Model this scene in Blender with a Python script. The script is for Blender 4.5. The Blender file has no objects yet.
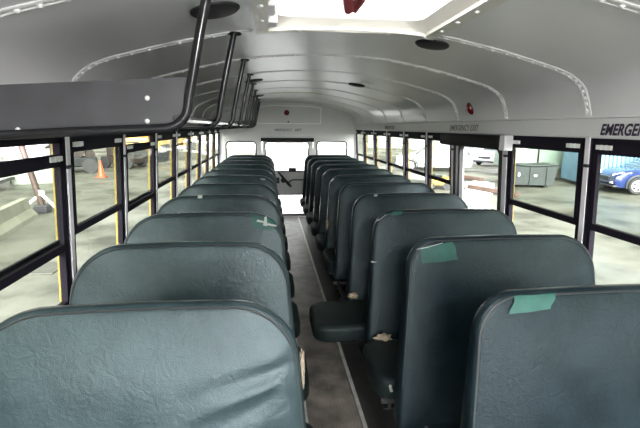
import bpy, bmesh, math, random
from mathutils import Vector, Matrix
from mathutils.bvhtree import BVHTree
random.seed(7)
SC = bpy.context.scene
COL = SC.collection
PI = math.pi

# ------------------------------------------------------------------ camera
H = 1.56
F_PX, YAW, PITCH, ROLL, CX = 434.7, 0.115, 0.1971, -0.0079, -0.3266
cd = bpy.data.cameras.new('camera')
cam = bpy.data.objects.new('camera', cd)
COL.objects.link(cam)
cd.sensor_width = 36.0
cd.lens = F_PX / 640 * 36.0
cd.clip_start = 0.02
cd.clip_end = 500
cy, sy, cp, sp, cr, sr = math.cos(YAW), math.sin(YAW), math.cos(PITCH), math.sin(PITCH), math.cos(ROLL), math.sin(ROLL)
R0 = Vector((cy, -sy, 0)); FW = Vector((sy*cp, cy*cp, -sp)); UP = Vector((sy*sp, cy*sp, cp))
RR = R0*cr - UP*sr; UU = R0*sr + UP*cr
M = Matrix.Identity(4)
for i in range(3):
    M[i][0], M[i][1], M[i][2] = RR[i], UU[i], -FW[i]
M[0][3], M[1][3], M[2][3] = CX, 0.0, H
cam.matrix_world = M
SC.camera = cam

# ------------------------------------------------------------------ sky and exposure
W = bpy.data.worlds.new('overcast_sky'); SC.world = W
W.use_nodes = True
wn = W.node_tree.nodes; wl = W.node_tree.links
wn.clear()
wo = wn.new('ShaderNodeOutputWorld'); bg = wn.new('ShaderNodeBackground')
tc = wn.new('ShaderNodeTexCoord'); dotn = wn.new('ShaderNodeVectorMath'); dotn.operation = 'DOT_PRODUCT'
dotn.inputs[1].default_value = (0.05, -0.90, 0.43)        # bright sky patch added ahead of the bus to light the interior
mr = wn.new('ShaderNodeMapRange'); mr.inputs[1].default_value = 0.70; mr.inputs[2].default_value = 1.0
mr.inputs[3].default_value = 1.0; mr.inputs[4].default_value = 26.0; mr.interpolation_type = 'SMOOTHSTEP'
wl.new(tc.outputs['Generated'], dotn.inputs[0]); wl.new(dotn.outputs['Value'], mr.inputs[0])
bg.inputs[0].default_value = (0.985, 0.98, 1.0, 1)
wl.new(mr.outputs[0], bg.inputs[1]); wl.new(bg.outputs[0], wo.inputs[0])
VS = SC.view_settings
VS.view_transform = 'Standard'; VS.look = 'None'; VS.gamma = 1.0; VS.use_curve_mapping = False
VS.exposure = 1.35
SC.cycles.max_bounces = 10
SC.cycles.diffuse_bounces = 6
SC.cycles.transparent_max_bounces = 24
SC.cycles.sample_clamp_indirect = 6.0

# ------------------------------------------------------------------ materials
def mat(name, col, rough=0.5, metal=0.0, spec=0.5, noise=None, bump=None, coat=0.0):
    """noise=(scale, amount[, second colour]); bump=(scale, strength, distance)"""
    m = bpy.data.materials.new(name); m.use_nodes = True
    nt = m.node_tree; b = nt.nodes['Principled BSDF']
    b.inputs['Base Color'].default_value = (*col, 1); b.inputs['Roughness'].default_value = rough
    b.inputs['Metallic'].default_value = metal; b.inputs['Specular IOR Level'].default_value = spec
    b.inputs['Coat Weight'].default_value = coat
    t = nt.nodes.new('ShaderNodeTexCoord')
    if noise:
        n = nt.nodes.new('ShaderNodeTexNoise'); n.inputs['Scale'].default_value = noise[0]; n.inputs['Detail'].default_value = 6
        nt.links.new(t.outputs['Object'], n.inputs['Vector'])
        r = nt.nodes.new('ShaderNodeValToRGB')
        r.color_ramp.elements[0].position = 0.32; r.color_ramp.elements[1].position = 0.68
        c2 = noise[2] if len(noise) > 2 else tuple(max(0, c*(1-noise[1])) for c in col)
        r.color_ramp.elements[0].color = (*c2, 1); r.color_ramp.elements[1].color = (*col, 1)
        nt.links.new(n.outputs['Fac'], r.inputs['Fac']); nt.links.new(r.outputs['Color'], b.inputs['Base Color'])
    if bump:
        n = nt.nodes.new('ShaderNodeTexNoise'); n.inputs['Scale'].default_value = bump[0]; n.inputs['Detail'].default_value = 4
        nt.links.new(t.outputs['Object'], n.inputs['Vector'])
        bp = nt.nodes.new('ShaderNodeBump'); bp.inputs['Strength'].default_value = bump[1]; bp.inputs['Distance'].default_value = bump[2]
        nt.links.new(n.outputs['Fac'], bp.inputs['Height']); nt.links.new(bp.outputs['Normal'], b.inputs['Normal'])
    return m

def vinyl(name, col, col2, rough=0.36, spec=0.30):
    m = bpy.data.materials.new(name); m.use_nodes = True
    nt = m.node_tree; L = nt.links; b = nt.nodes['Principled BSDF']
    b.inputs['Specular IOR Level'].default_value = spec; b.inputs['Specular Tint'].default_value = (.80, .93, .97, 1)
    t = nt.nodes.new('ShaderNodeTexCoord'); oi = nt.nodes.new('ShaderNodeObjectInfo')
    n = nt.nodes.new('ShaderNodeTexNoise'); n.inputs['Scale'].default_value = 5; n.inputs['Detail'].default_value = 7; n.inputs['Roughness'].default_value = 0.65
    off = nt.nodes.new('ShaderNodeVectorMath'); off.operation = 'ADD'
    cmb = nt.nodes.new('ShaderNodeCombineXYZ'); mu = nt.nodes.new('ShaderNodeMath'); mu.operation = 'MULTIPLY'; mu.inputs[1].default_value = 20
    L.new(oi.outputs['Random'], mu.inputs[0]); L.new(mu.outputs[0], cmb.inputs[0]); L.new(mu.outputs[0], cmb.inputs[2])
    L.new(t.outputs['Object'], off.inputs[0]); L.new(cmb.outputs[0], off.inputs[1])
    L.new(off.outputs[0], n.inputs['Vector'])
    r = nt.nodes.new('ShaderNodeValToRGB'); r.color_ramp.elements[0].position = 0.36; r.color_ramp.elements[1].position = 0.66
    r.color_ramp.elements[0].color = (*col, 1); r.color_ramp.elements[1].color = (*col2, 1)
    L.new(n.outputs['Fac'], r.inputs['Fac']); L.new(r.outputs['Color'], b.inputs['Base Color'])
    rr = nt.nodes.new('ShaderNodeMapRange'); rr.inputs[3].default_value = rough-0.07; rr.inputs[4].default_value = rough+0.14
    L.new(n.outputs['Fac'], rr.inputs[0]); L.new(rr.outputs[0], b.inputs['Roughness'])
    v = nt.nodes.new('ShaderNodeTexVoronoi'); v.feature = 'DISTANCE_TO_EDGE'; v.inputs['Scale'].default_value = 240
    L.new(off.outputs[0], v.inputs['Vector'])
    n2 = nt.nodes.new('ShaderNodeTexNoise'); n2.inputs['Scale'].default_value = 30; n2.inputs['Detail'].default_value = 9; n2.inputs['Distortion'].default_value = 1.6
    L.new(off.outputs[0], n2.inputs['Vector'])
    ad = nt.nodes.new('ShaderNodeMath'); ad.operation = 'MULTIPLY_ADD'; ad.inputs[1].default_value = 2.2
    L.new(n2.outputs['Fac'], ad.inputs[0]); L.new(v.outputs['Distance'], ad.inputs[2])
    bp = nt.nodes.new('ShaderNodeBump'); bp.inputs['Strength'].default_value = 0.21; bp.inputs['Distance'].default_value = 0.004
    L.new(ad.outputs[0], bp.inputs['Height']); L.new(bp.outputs['Normal'], b.inputs['Normal'])
    return m

def glass_mat(name, tint=(0.965, 0.98, 0.96)):
    m = bpy.data.materials.new(name); m.use_nodes = True
    nt = m.node_tree; nt.nodes.clear()
    o = nt.nodes.new('ShaderNodeOutputMaterial'); mx = nt.nodes.new('ShaderNodeMixShader')
    tr = nt.nodes.new('ShaderNodeBsdfTransparent'); gl = nt.nodes.new('ShaderNodeBsdfGlossy'); lw = nt.nodes.new('ShaderNodeLayerWeight')
    tr.inputs[0].default_value = (*tint, 1); gl.inputs['Roughness'].default_value = 0.03
    pw = nt.nodes.new('ShaderNodeMath'); pw.operation = 'POWER'; pw.inputs[1].default_value = 5
    ma = nt.nodes.new('ShaderNodeMath'); ma.operation = 'MULTIPLY_ADD'; ma.inputs[1].default_value = .45; ma.inputs[2].default_value = .025
    nt.links.new(lw.outputs['Facing'], pw.inputs[0]); nt.links.new(pw.outputs[0], ma.inputs[0])
    nt.links.new(ma.outputs[0], mx.inputs[0]); nt.links.new(tr.outputs[0], mx.inputs[1]); nt.links.new(gl.outputs[0], mx.inputs[2])
    nt.links.new(mx.outputs[0], o.inputs[0])
    return m

ROOF = mat('painted_roof_steel', (0.78, 0.775, 0.78), 0.30, 0.0, 0.6, (1.6, 0.10), (2.2, 0.12, 0.03))
SEAM = mat('roof_seam_paint', (0.86, 0.86, 0.85), 0.30, 0.0, 0.5)
PAINT = mat('grey_wall_paint', (0.70, 0.70, 0.70), 0.42, 0, 0.4, (3, 0.08))
REARP = mat('rear_wall_paint', (0.62, 0.62, 0.62), 0.42, 0, 0.4, (3, 0.08))
ALU = mat('pillar_grey_paint', (0.78, 0.76, 0.80), 0.42, 0.1, 0.5, (8, 0.12))
BLACK = mat('black_sash_frame', (0.010, 0.008, 0.014), 0.7, 0, 0.12)
RUBBER = mat('black_rubber', (0.014, 0.014, 0.016), 0.6)
PAD = mat('black_pad_vinyl', (0.007, 0.007, 0.008), 0.6, 0, .25, bump=(60, .2, .004))
RACKB = mat('rack_black_enamel', (0.050, 0.050, 0.056), 0.42, 0.0, 0.5, (14, 0.25), (70, .12, .003))
TUBE = mat('black_tube_enamel', (0.010, 0.010, 0.012), 0.2, 0.0, 0.4)
SHELFM = mat('rack_shelf_grey', (0.16, 0.16, 0.165), 0.45, 0.3)
BOLT = mat('zinc_bolt', (0.75, 0.75, 0.73), 0.35, 0.4)
TAG = mat('grey_latch', (0.80, 0.80, 0.78), 0.4, 0.2)
YEL = mat('bus_yellow_paint', (0.22, 0.15, 0.016), 0.6)
VIN_L = vinyl('green_vinyl', (0.0075, 0.0150, 0.0175), (0.0225, 0.0365, 0.0410), 0.28, .33)
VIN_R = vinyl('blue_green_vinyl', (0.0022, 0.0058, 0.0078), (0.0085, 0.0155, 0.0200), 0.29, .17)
VIN_C = vinyl('cushion_vinyl', (0.0045, 0.0075, 0.0075), (0.010, 0.0145, 0.014), 0.48, .18)
PIPE = mat('vinyl_piping', (0.020, 0.022, 0.023), 0.45)
TAPE = mat('green_tape', (0.010, 0.056, 0.045), 0.5, 0, 0.2, (30, 0.25))
FOAM = mat('torn_foam', (0.34, 0.28, 0.21), 0.9, 0, 0.2, (60, 0.3))
WHITE = mat('white_scuff', (0.72, 0.74, 0.70), 0.8)
TEARW = mat('pale_tear', (0.27, 0.285, 0.27), 0.8)
STEEL = mat('seat_frame_steel', (0.03, 0.03, 0.033), 0.45, 0.3)
GLASS = glass_mat('window_glass')
LOWG = glass_mat('lower_sash_glass', (0.90, 0.92, 0.885))
TINT = glass_mat('tinted_sash_glass', (0.735, 0.76, 0.71))
RED = mat('red_lens', (0.16, 0.004, 0.008), 0.25, 0, 0.6)
REDK = mat('red_handle', (0.12, 0.022, 0.025), 0.4)
CREAM = mat('hatch_frame_cream', (0.74, 0.72, 0.66), 0.4, 0, 0.5, (6, 0.08))
SPK = mat('speaker_black', (0.02, 0.02, 0.022), 0.55, bump=(220, .5, .004))
INK = mat('dark_purple_lettering', (0.030, 0.018, 0.045), 0.5)
FADE = mat('faded_lettering', (0.17, 0.16, 0.17), 0.6)
STRIP = mat('aisle_strip_metal', (0.60, 0.60, 0.58), 0.4, 0.3, 0.5, (12, 0.3))
FLOORM = mat('floor_rubber', (0.055, 0.053, 0.052), 0.45, 0, 0.5, (7, 0.5))

def ribbed(name):
    m = mat(name, (0.075, 0.070, 0.066), 0.40, 0, 0.5)
    nt = m.node_tree; b = nt.nodes['Principled BSDF']; L = nt.links
    t = nt.nodes.new('ShaderNodeTexCoord'); n = nt.nodes.new('ShaderNodeTexNoise'); n.inputs['Scale'].default_value = 7; n.inputs['Detail'].default_value = 8
    L.new(t.outputs['Object'], n.inputs['Vector'])
    r = nt.nodes.new('ShaderNodeValToRGB'); r.color_ramp.elements[0].position = .3; r.color_ramp.elements[1].position = .75
    r.color_ramp.elements[0].color = (.055, .050, .046, 1); r.color_ramp.elements[1].color = (.27, .24, .21, 1)
    L.new(n.outputs['Fac'], r.inputs['Fac']); L.new(r.outputs['Color'], b.inputs['Base Color'])
    return m
RIB = ribbed('ribbed_aisle_rubber')

def hatch_dome():
    m = bpy.data.materials.new('translucent_hatch_plastic'); m.use_nodes = True
    nt = m.node_tree; nt.nodes.clear()
    o = nt.nodes.new('ShaderNodeOutputMaterial'); mx = nt.nodes.new('ShaderNodeMixShader')
    a = nt.nodes.new('ShaderNodeBsdfTranslucent'); d = nt.nodes.new('ShaderNodeBsdfDiffuse')
    a.inputs[0].default_value = (.62, .62, .59, 1); d.inputs[0].default_value = (.85, .85, .82, 1)
    mx.inputs[0].default_value = .3
    nt.links.new(a.outputs[0], mx.inputs[1]); nt.links.new(d.outputs[0], mx.inputs[2]); nt.links.new(mx.outputs[0], o.inputs[0])
    return m
DOME = hatch_dome()

# ------------------------------------------------------------------ mesh helpers
class MB:
    def __init__(self): self.bm = bmesh.new()
    def box(self, c0, c1):
        (x0, y0, z0), (x1, y1, z1) = c0, c1
        v = [self.bm.verts.new(p) for p in ((x0,y0,z0),(x1,y0,z0),(x1,y1,z0),(x0,y1,z0),(x0,y0,z1),(x1,y0,z1),(x1,y1,z1),(x0,y1,z1))]
        self.hexa(v); return self
    def hexa(self, v):
        for f in ((0,3,2,1),(4,5,6,7),(0,1,5,4),(1,2,6,5),(2,3,7,6),(3,0,4,7)):
            self.bm.faces.new([v[i] for i in f])
    def rbox(self, c0, c1, r=.01, seg=3):
        b = MB(); b.box(c0, c1)
        bmesh.ops.bevel(b.bm, geom=b.bm.edges[:], offset=r, segments=seg, profile=.5, affect='EDGES')
        self.join(b); return self
    def join(self, other, mtx=None):
        me = bpy.data.meshes.new('tmp')
        if mtx is not None: bmesh.ops.transform(other.bm, matrix=mtx, verts=other.bm.verts[:])
        other.bm.to_mesh(me); self.bm.from_mesh(me); bpy.data.meshes.remove(me); other.bm.free()
        return self
    def tube(self, pts, r, n=8, closed=False, rs=None):
        pts = [Vector(p) for p in pts]; N = len(pts); rings = []
        prev = None
        for i, p in enumerate(pts):
            if closed: d = (pts[(i+1) % N] - pts[i-1]).normalized()
            else: d = (pts[min(i+1, N-1)] - pts[max(i-1, 0)]).normalized()
            if prev is None:
                a = Vector((0,0,1)) if abs(d.z) < .9 else Vector((1,0,0))
                u = d.cross(a).normalized()
            else:
                u = (prev - d*prev.dot(d)).normalized()
            prev = u; w = d.cross(u)
            rad = rs[i] if rs else r
            rings.append([self.bm.verts.new(p + (u*math.cos(2*PI*k/n) + w*math.sin(2*PI*k/n))*rad) for k in range(n)])
        m = N if closed else N-1
        for i in range(m):
            A, B = rings[i], rings[(i+1) % N]
            for k in range(n): self.bm.faces.new((A[k], A[(k+1) % n], B[(k+1) % n], B[k]))
        if not closed:
            self.bm.faces.new(rings[0][::-1]); self.bm.faces.new(rings[-1])
        return self
    def cyl(self, p0, p1, r, n=16, r1=None):
        return self.tube([p0, p1], r, n, rs=[r, r if r1 is None else r1])
    def lathe(self, prof, n=24, mtx=None):
        b = MB(); rings = []
        for (r, z) in prof:
            rings.append([b.bm.verts.new((r*math.cos(2*PI*k/n), r*math.sin(2*PI*k/n), z)) for k in range(n)])
        for A, B in zip(rings, rings[1:]):
            for k in range(n): b.bm.faces.new((A[k], A[(k+1) % n], B[(k+1) % n], B[k]))
        b.bm.faces.new(rings[0][::-1]); b.bm.faces.new(rings[-1])
        self.join(b, mtx); return self
    def prism(self, poly, fn, t0, t1):
        """poly: 2D points; fn(a,b,t)->3D"""
        A = [self.bm.verts.new(fn(a, b, t0)) for a, b in poly]; B = [self.bm.verts.new(fn(a, b, t1)) for a, b in poly]
        n = len(poly)
        self.bm.faces.new(A); self.bm.faces.new(B[::-1])
        for i in range(n): self.bm.faces.new((A[i], B[i], B[(i+1) % n], A[(i+1) % n]))
        return self
    def plate(self, outer, holes, fn, t0, t1):
        """flat plate with holes, fn(a,b,t)->3D, thickness t0..t1"""
        for t in (t0, t1):
            b = bmesh.new(); edges = []
            for loop in [outer]+holes:
                vs = [b.verts.new((p[0], p[1], 0)) for p in loop]
                edges += [b.edges.new((vs[i], vs[(i+1) % len(vs)])) for i in range(len(vs))]
            bmesh.ops.triangle_fill(b, edges=edges, use_beauty=True, use_dissolve=False)
            for v in b.verts: v.co = Vector(fn(v.co.x, v.co.y, t))
            me = bpy.data.meshes.new('tmp'); b.to_mesh(me); self.bm.from_mesh(me); bpy.data.meshes.remove(me); b.free()
        for loop in [outer]+holes:
            A = [self.bm.verts.new(fn(p[0], p[1], t0)) for p in loop]; B = [self.bm.verts.new(fn(p[0], p[1], t1)) for p in loop]
            n = len(loop)
            for i in range(n): self.bm.faces.new((A[i], A[(i+1) % n], B[(i+1) % n], B[i]))
        return self
    def build(self, name, m, parent=None, smooth=False, loc=None, weld=True):
        if weld: bmesh.ops.remove_doubles(self.bm, verts=self.bm.verts[:], dist=1e-5)
        bmesh.ops.recalc_face_normals(self.bm, faces=self.bm.faces[:])
        me = bpy.data.meshes.new(name); self.bm.to_mesh(me); self.bm.free()
        me.materials.append(m)
        if smooth:
            for p in me.polygons: p.use_smooth = True
            if smooth != 'all':
                try: me.set_sharp_from_angle(angle=math.radians(40))
                except Exception: pass
        o = bpy.data.objects.new(name, me); COL.objects.link(o)
        if parent: o.parent = parent
        if loc: o.location = loc
        return o

def tag(o, label, cat, group=None, kind=None):
    o['label'] = label; o['category'] = cat
    if group: o['group'] = group
    if kind: o['kind'] = kind
    return o
def struct(o): o['kind'] = 'structure'; return o
def thing(name, label, cat, loc=(0,0,0), rz=0, group=None):
    o = bpy.data.objects.new(name, None); COL.objects.link(o)
    o.empty_display_size = .1
    o.location = loc; o.rotation_euler = (0, 0, rz)
    return tag(o, label, cat, group)
def rrect(x0, z0, x1, z1, r, n=6):
    P = []
    for cx_, cz_, a in ((x1-r, z1-r, 0), (x0+r, z1-r, 90), (x0+r, z0+r, 180), (x1-r, z0+r, 270)):
        for k in range(n+1):
            t = math.radians(a + 90*k/n); P.append((cx_+r*math.cos(t), cz_+r*math.sin(t)))
    return P
def text_mesh(s, size, m, name, shear=0.0, bold=0.0, xs=1.0):
    c = bpy.data.curves.new('t', 'FONT'); c.body = s; c.size = size; c.shear = shear; c.offset = bold; c.extrude = .0006; c.space_character = 1.05
    o = bpy.data.objects.new('t', c); COL.objects.link(o)
    bpy.context.view_layer.update()
    me = bpy.data.meshes.new_from_object(o.evaluated_get(bpy.context.evaluated_depsgraph_get()))
    bpy.data.objects.remove(o); bpy.data.curves.remove(c)
    for v in me.vertices: v.co.x *= xs
    me.materials.clear(); me.materials.append(m)
    r = bpy.data.objects.new(name, me); COL.objects.link(r); return r
def orient(o, xa, ya, loc):
    xa = Vector(xa).normalized(); ya = Vector(ya).normalized(); za = xa.cross(ya)
    m = Matrix.Identity(4)
    for i in range(3): m[i][0], m[i][1], m[i][2], m[i][3] = xa[i], ya[i], za[i], loc[i]
    o.matrix_world = m; return o

# ------------------------------------------------------------------ the bus body
YF, YR = -2.45, 7.536
P = 0.711
PIL_L = [1.89 + P*k for k in range(-5, 9)]; PIL_L[-1] = 7.53
PIL_R = [1.89 + P*k for k in range(-5, 2)] + [3.42, 4.02] + [1.89 + P*k for k in range(4, 9)]; PIL_R[-1] = 7.53
ROOFP = [(1.14, 1.61), (1.125, 1.66), (1.112, 1.70), (1.09, 1.745), (1.055, 1.777), (1.01, 1.803), (0.95, 1.825), (0.87, 1.846), (0.77, 1.872), (0.68, 1.893), (0.585, 1.913), (0.47, 1.935), (0.36, 1.952), (0.18, 1.966), (0, 1.970)]
def roof_z(x):
    x = abs(x)
    for (a, za), (b, zb) in zip(ROOFP, ROOFP[1:]):
        if b <= x <= a: return zb + (za-zb)*(x-b)/(a-b)
    return 1.61
def roof_n(x):                      # inward normal
    e = .02; d = (roof_z(min(x+e, 1.13)) - roof_z(max(x-e, -1.13)))/(2*e)
    return Vector((d, 0, -1)).normalized()
PROF = [(-x, z) for x, z in ROOFP] + [(x, z) for x, z in ROOFP[::-1][1:]]

# ceiling shell with the hatch opening
HX, HY0, HY1 = 0.36, 1.20, 1.92
cb = MB(); ys = [YF, HY0, HY1, YR]
for d in (0.0, 0.05):
    vv = [[cb.bm.verts.new((x*(1+d*.6), y, z+d)) for x, z in PROF] for y in ys]
    for j in range(3):
        for i in range(len(PROF)-1):
            mid = (PROF[i][0]+PROF[i+1][0])/2
            if j == 1 and abs(mid) < HX: continue
            cb.bm.faces.new((vv[j][i], vv[j][i+1], vv[j+1][i+1], vv[j+1][i]))
ceiling = struct(cb.build('ceiling', ROOF, smooth=True, weld=False))

# roof bows: double strip with rivets
def seam(y, n):
    b = MB(); w = .020; t = .003
    pts = []
    for i in range(len(PROF)-1):
        for k in range(3):
            f = k/3; pts.append((PROF[i][0]+(PROF[i+1][0]-PROF[i][0])*f, PROF[i][1]+(PROF[i+1][1]-PROF[i][1])*f))
    pts.append(PROF[-1])
    pts = [p for p in pts if not (abs(p[0]) < HX+.03 and HY0-.02 < y < HY1+.0)]
    rows = []
    for x, z in pts:
        nn = roof_n(x); row = []
        for yy, tt in ((-w, 0), (-w, t), (-w*.62, t*1.6), (-w*.5, t*.4), (w*.5, t*.4), (w*.62, t*1.6), (w, t), (w, 0)):
            row.append(b.bm.verts.new((x+nn.x*tt, y+yy, z+nn.z*tt)))
        rows.append(row)
    for A, B in zip(rows, rows[1:]):
        if abs(A[0].co.x - B[0].co.x) > .3: continue
        for k in range(7):
            fc = b.bm.faces.new((A[k], A[k+1], B[k+1], B[k]))
            if k in (1, 5): fc.material_index = 1
    nf = len(b.bm.faces)
    for i in range(1, len(pts)-1, 2):
        x, z = pts[i]; nn = roof_n(x)
        q = nn.to_track_quat('Z', 'Y').to_matrix().to_4x4(); q.translation = Vector((x, y, z)) + nn*.001
        b.lathe([(.0095, 0), (.0085, .006), (.003, .010)], 6, q)
    b.bm.faces.ensure_lookup_table()
    for fc in b.bm.faces[nf:]: fc.material_index = 1
    o = b.build('trim_%d' % n, ROOF, smooth=True, weld=False); o.data.materials.append(SEAM)
    return struct(o)
tn = 1
for k in range(-5, 8):
    seam(1.90 + P*k if k != 8 else 7.5, tn); tn += 1

def wx(z): return 1.165 - (z-1.11)*0.05
def wbox(b, s, y0, y1, z0, z1, d0, d1):
    v = [b.bm.verts.new(p) for p in ((s*(wx(z0)+d0),y0,z0),(s*(wx(z0)+d1),y0,z0),(s*(wx(z0)+d1),y1,z0),(s*(wx(z0)+d0),y1,z0),
                                     (s*(wx(z1)+d0),y0,z1),(s*(wx(z1)+d1),y0,z1),(s*(wx(z1)+d1),y1,z1),(s*(wx(z1)+d0),y1,z1))]
    b.hexa(v); return b
SILL, HEAD = 0.80, 1.52
for s, nm in ((-1, 'left'), (1, 'right')):
    b = MB()
    wbox(b, s, YF, YR, -.05, SILL, 0.0, .06)
    wbox(b, s, YF, YR, SILL-.02, SILL, -.012, .0)
    struct(b.build('wall_'+nm, PAINT))
    b = MB()                                   # header moulding above the windows
    poly = [(1.143, 1.52), (1.138, 1.528), (1.136, 1.56), (1.134, 1.606), (1.126, 1.612), (1.129, 1.618), (1.137, 1.618), (1.20, 1.66), (1.20, 1.52)]
    b.prism([(s*x, z) for x, z in poly], lambda a, c, t: (a, t, c), YF, YR)
    hd = struct(b.build('trim_%d' % tn, PAINT)); tn += 1
    if s > 0: HDR_R = hd
    b = MB()
    wbox(b, s, YF, YR, -1.0+.35, SILL-.05, .062, .10)
    wbox(b, s, YF, YR, HEAD-.03, HEAD+.1, .05, .085)
    struct(b.build('trim_%d' % tn, YEL)); tn += 1
    pil = PIL_L if s < 0 else PIL_R
    for y in pil[:-1]:
        b = MB(); wbox(b, s, y-.014, y+.014, SILL, HEAD+.005, -.007, .030)
        t = struct(b.build('trim_%d' % tn, ALU)); tn += 1
        b = MB(); wbox(b, s, y-.026, y+.026, SILL, HEAD+.002, -.001, .032); b.build('gasket', BLACK, t)
        b = MB(); wbox(b, s, y-.024, y+.024, SILL-.02, HEAD+.02, .034, .050); b.build('body_post', YEL, t)
        b = MB(); wbox(b, s, y-.0165, y+.0165, 1.385, 1.40, -.012, .034)
        c = b.build('bracket', RUBBER, t)
        b = MB()
        for zz in (1.0, 1.47):
            b.cyl((s*(wx(zz)-.006), y, zz), (s*(wx(zz)-.010), y, zz), .004, 8)
        b.build('screw', BOLT, t)

wnum = 1
def window(s, y0, y1, drop=0.0):
    global wnum
    a, c = y0+.024, y1-.024
    st = .045
    b = MB()
    wbox(b, s, a, a+st*.6, SILL, HEAD, .004, .030); wbox(b, s, c-st*.6, c, SILL, HEAD, .004, .030)
    wbox(b, s, a, c, HEAD-.03, HEAD, .004, .030); wbox(b, s, a, c, SILL, SILL+.03, .004, .030)
    w = struct(b.build('window_%d' % wnum, BLACK)); wnum += 1
    zt, zm = 1.497-drop, 1.112-drop*.9
    a2, c2 = a+.012, c-.012
    b = MB()
    wbox(b, s, a2, c2, zt-.048, zt, .0, .018); wbox(b, s, a2, c2, zm-.016, zm+.016, .0, .022)
    wbox(b, s, a2, a2+.028, zm, zt, .0, .018); wbox(b, s, c2-.028, c2, zm, zt, .0, .018)
    us = b.build('upper_sash', BLACK, w)
    b = MB(); wbox(b, s, a2+.03, c2-.03, zm+.01, zt-.04, .008, .012); b.build('pane', TINT, us)
    b = MB(); wbox(b, s, a+.02, c-.02, SILL+.02, zm+.0, .022, .025); b.build('lower_pane', LOWG, w)
    if drop:
        b = MB(); wbox(b, s, a+.02, c-.02, zm-.03, zm+.03, .0225, .034); b.build('lower_sash_rail', BLACK, w)
    for yy in (a2+.02, c2-.11):
        b = MB(); wbox(b, s, yy, yy+.09, zt-.026, zt-.006, -.008, .002)
        wbox(b, s, yy+.028, yy+.033, zt-.027, zt-.005, -.010, .001); wbox(b, s, yy+.058, yy+.063, zt-.027, zt-.005, -.010, .001)
        b.build('latch', TAG, us)
    return w
for i, (y0, y1) in enumerate(zip(PIL_L, PIL_L[1:])):
    window(-1, y0, y1, {4: .05, 6: .045}.get(i, 0.0))
for i, (y0, y1) in enumerate(zip(PIL_R, PIL_R[1:])):
    if abs(y1-3.42) < .01: continue
    window(1, y0, y1, 0.0)
# push-out emergency window
b = MB(); fnw = lambda a, c, t: (wx(c)+t, a, c)
b.plate([(2.624, SILL), (3.396, SILL), (3.396, HEAD), (2.624, HEAD)], [rrect(2.655, .86, 3.285, 1.445, .05)], fnw, -.002, .035)
po = struct(b.build('window_%d' % wnum, ALU)); wnum += 1
b = MB(); b.plate(rrect(2.645, .85, 3.295, 1.455, .055), [rrect(2.675, .88, 3.265, 1.425, .045)], fnw, -.010, .02); b.build('gasket', RUBBER, po)
b = MB(); wbox(b, 1, 3.355, 3.385, SILL, HEAD, -.008, .03); b.build('gasket', RUBBER, po)
b = MB(); b.plate(rrect(2.66, .865, 3.28, 1.44, .05), [], fnw, .010, .014); b.build('pane', GLASS, po)

# rear wall with door and two windows
wall_top = [(x, z+.02) for x, z in PROF]
outer = [(-1.2, -.05), (1.2, -.05), (1.2, 1.60)] + wall_top[::-1] + [(-1.2, 1.60)]
fnr = lambda a, c, t: (a, t, c)
DX0, DX1, DZ1 = -.46, .42, 1.385
b = MB(); b.plate(outer, [rrect(-1.057, .82, -.56, 1.31, .06), rrect(.482, .82, 1.0, 1.318, .06), [(DX0, 0.0), (DX1, 0.0), (DX1, DZ1), (DX0, DZ1)]], fnr, YR, YR+.05)
struct(b.build('wall_back', REARP))
for (x0, x1, z1) in ((-1.057, -.56, 1.31), (.482, 1.0, 1.318)):
    b = MB(); b.plate(rrect(x0-.012, .808, x1+.012, z1+.012, .07), [rrect(x0+.012, .832, x1-.012, z1-.012, .05)], fnr, YR-.008, YR+.02)
    w = struct(b.build('window_%d' % wnum, RUBBER)); wnum += 1
    b = MB(); b.plate(rrect(x0, .82, x1, z1, .06), [], fnr, YR+.02, YR+.025); b.build('pane', GLASS, w)
g0, g1 = -.40, .335
b = MB(); b.plate([(DX0+.006, .006), (DX1-.006, .006), (DX1-.006, DZ1-.006), (DX0+.006, DZ1-.006)], [rrect(g0, .81, g1, 1.30, .04), rrect(g0+.02, .055, g1-.02, .40, .04)], fnr, YR+.005, YR+.045)
door = struct(b.build('door_1', REARP))
b = MB()
for (z0, z1, dx) in ((.81, 1.30, 0), (.055, .40, .02)):
    b.plate(rrect(g0+dx-.012, z0-.012, g1-dx+.012, z1+.012, .05), [rrect(g0+dx+.008, z0+.008, g1-dx-.008, z1-.008, .035)], fnr, YR-.004, YR+.01)
b.build('gasket', RUBBER, door)
b = MB(); b.plate(rrect(g0, .81, g1, 1.30, .04), [], fnr, YR+.02, YR+.024); b.build('upper_pane', GLASS, door)
b = MB(); b.plate(rrect(g0+.02, .055, g1-.02, .40, .04), [], fnr, YR+.02, YR+.024); b.build('lower_pane', GLASS, door)
b = MB(); b.cyl((-.10, YR-.035, .655), (-.10, YR+.01, .655), .045, 14)
b.tube([(-.19, YR-.05, .80), (-.12, YR-.05, .72), (-.02, YR-.05, .60), (.03, YR-.05, .545)], .017, 8, rs=[.012, .02, .024, .014])
b.build('handle', RUBBER, door, smooth=True)
b = MB(); b.tube([(-.05, YR-.03, .60), (.05, YR-.02, .66), (.30, YR-.02, .66)], .011, 6); b.build('latch_rod', STEEL, door)
b = MB(); b.box((-.27, YR-.012, .60), (-.17, YR+.006, .70)); b.build('latch_plate', STEEL, door)
b = MB(); b.rbox((-.01, YR-.05, .80), (.12, YR+.004, .87), .008); b.build('latch_box', PAD, door)
hp = tag(MB().rbox((-.475, YR-.07, 1.315), (.425, YR-.002, 1.378), .012).build('header_pad', PAD), 'black padded bar across the top of the rear emergency door', 'pad')
b = MB(); b.rbox((-.475, YR-.02, 1.378), (.43, YR-.001, 1.425), .004); struct(b.build('trim_%d' % tn, REARP)); tn += 1
ap = thing('access_panel', 'grey rectangular access panel high on the rear wall above the emergency door', 'panel', (0, YR, 1.61))
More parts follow.
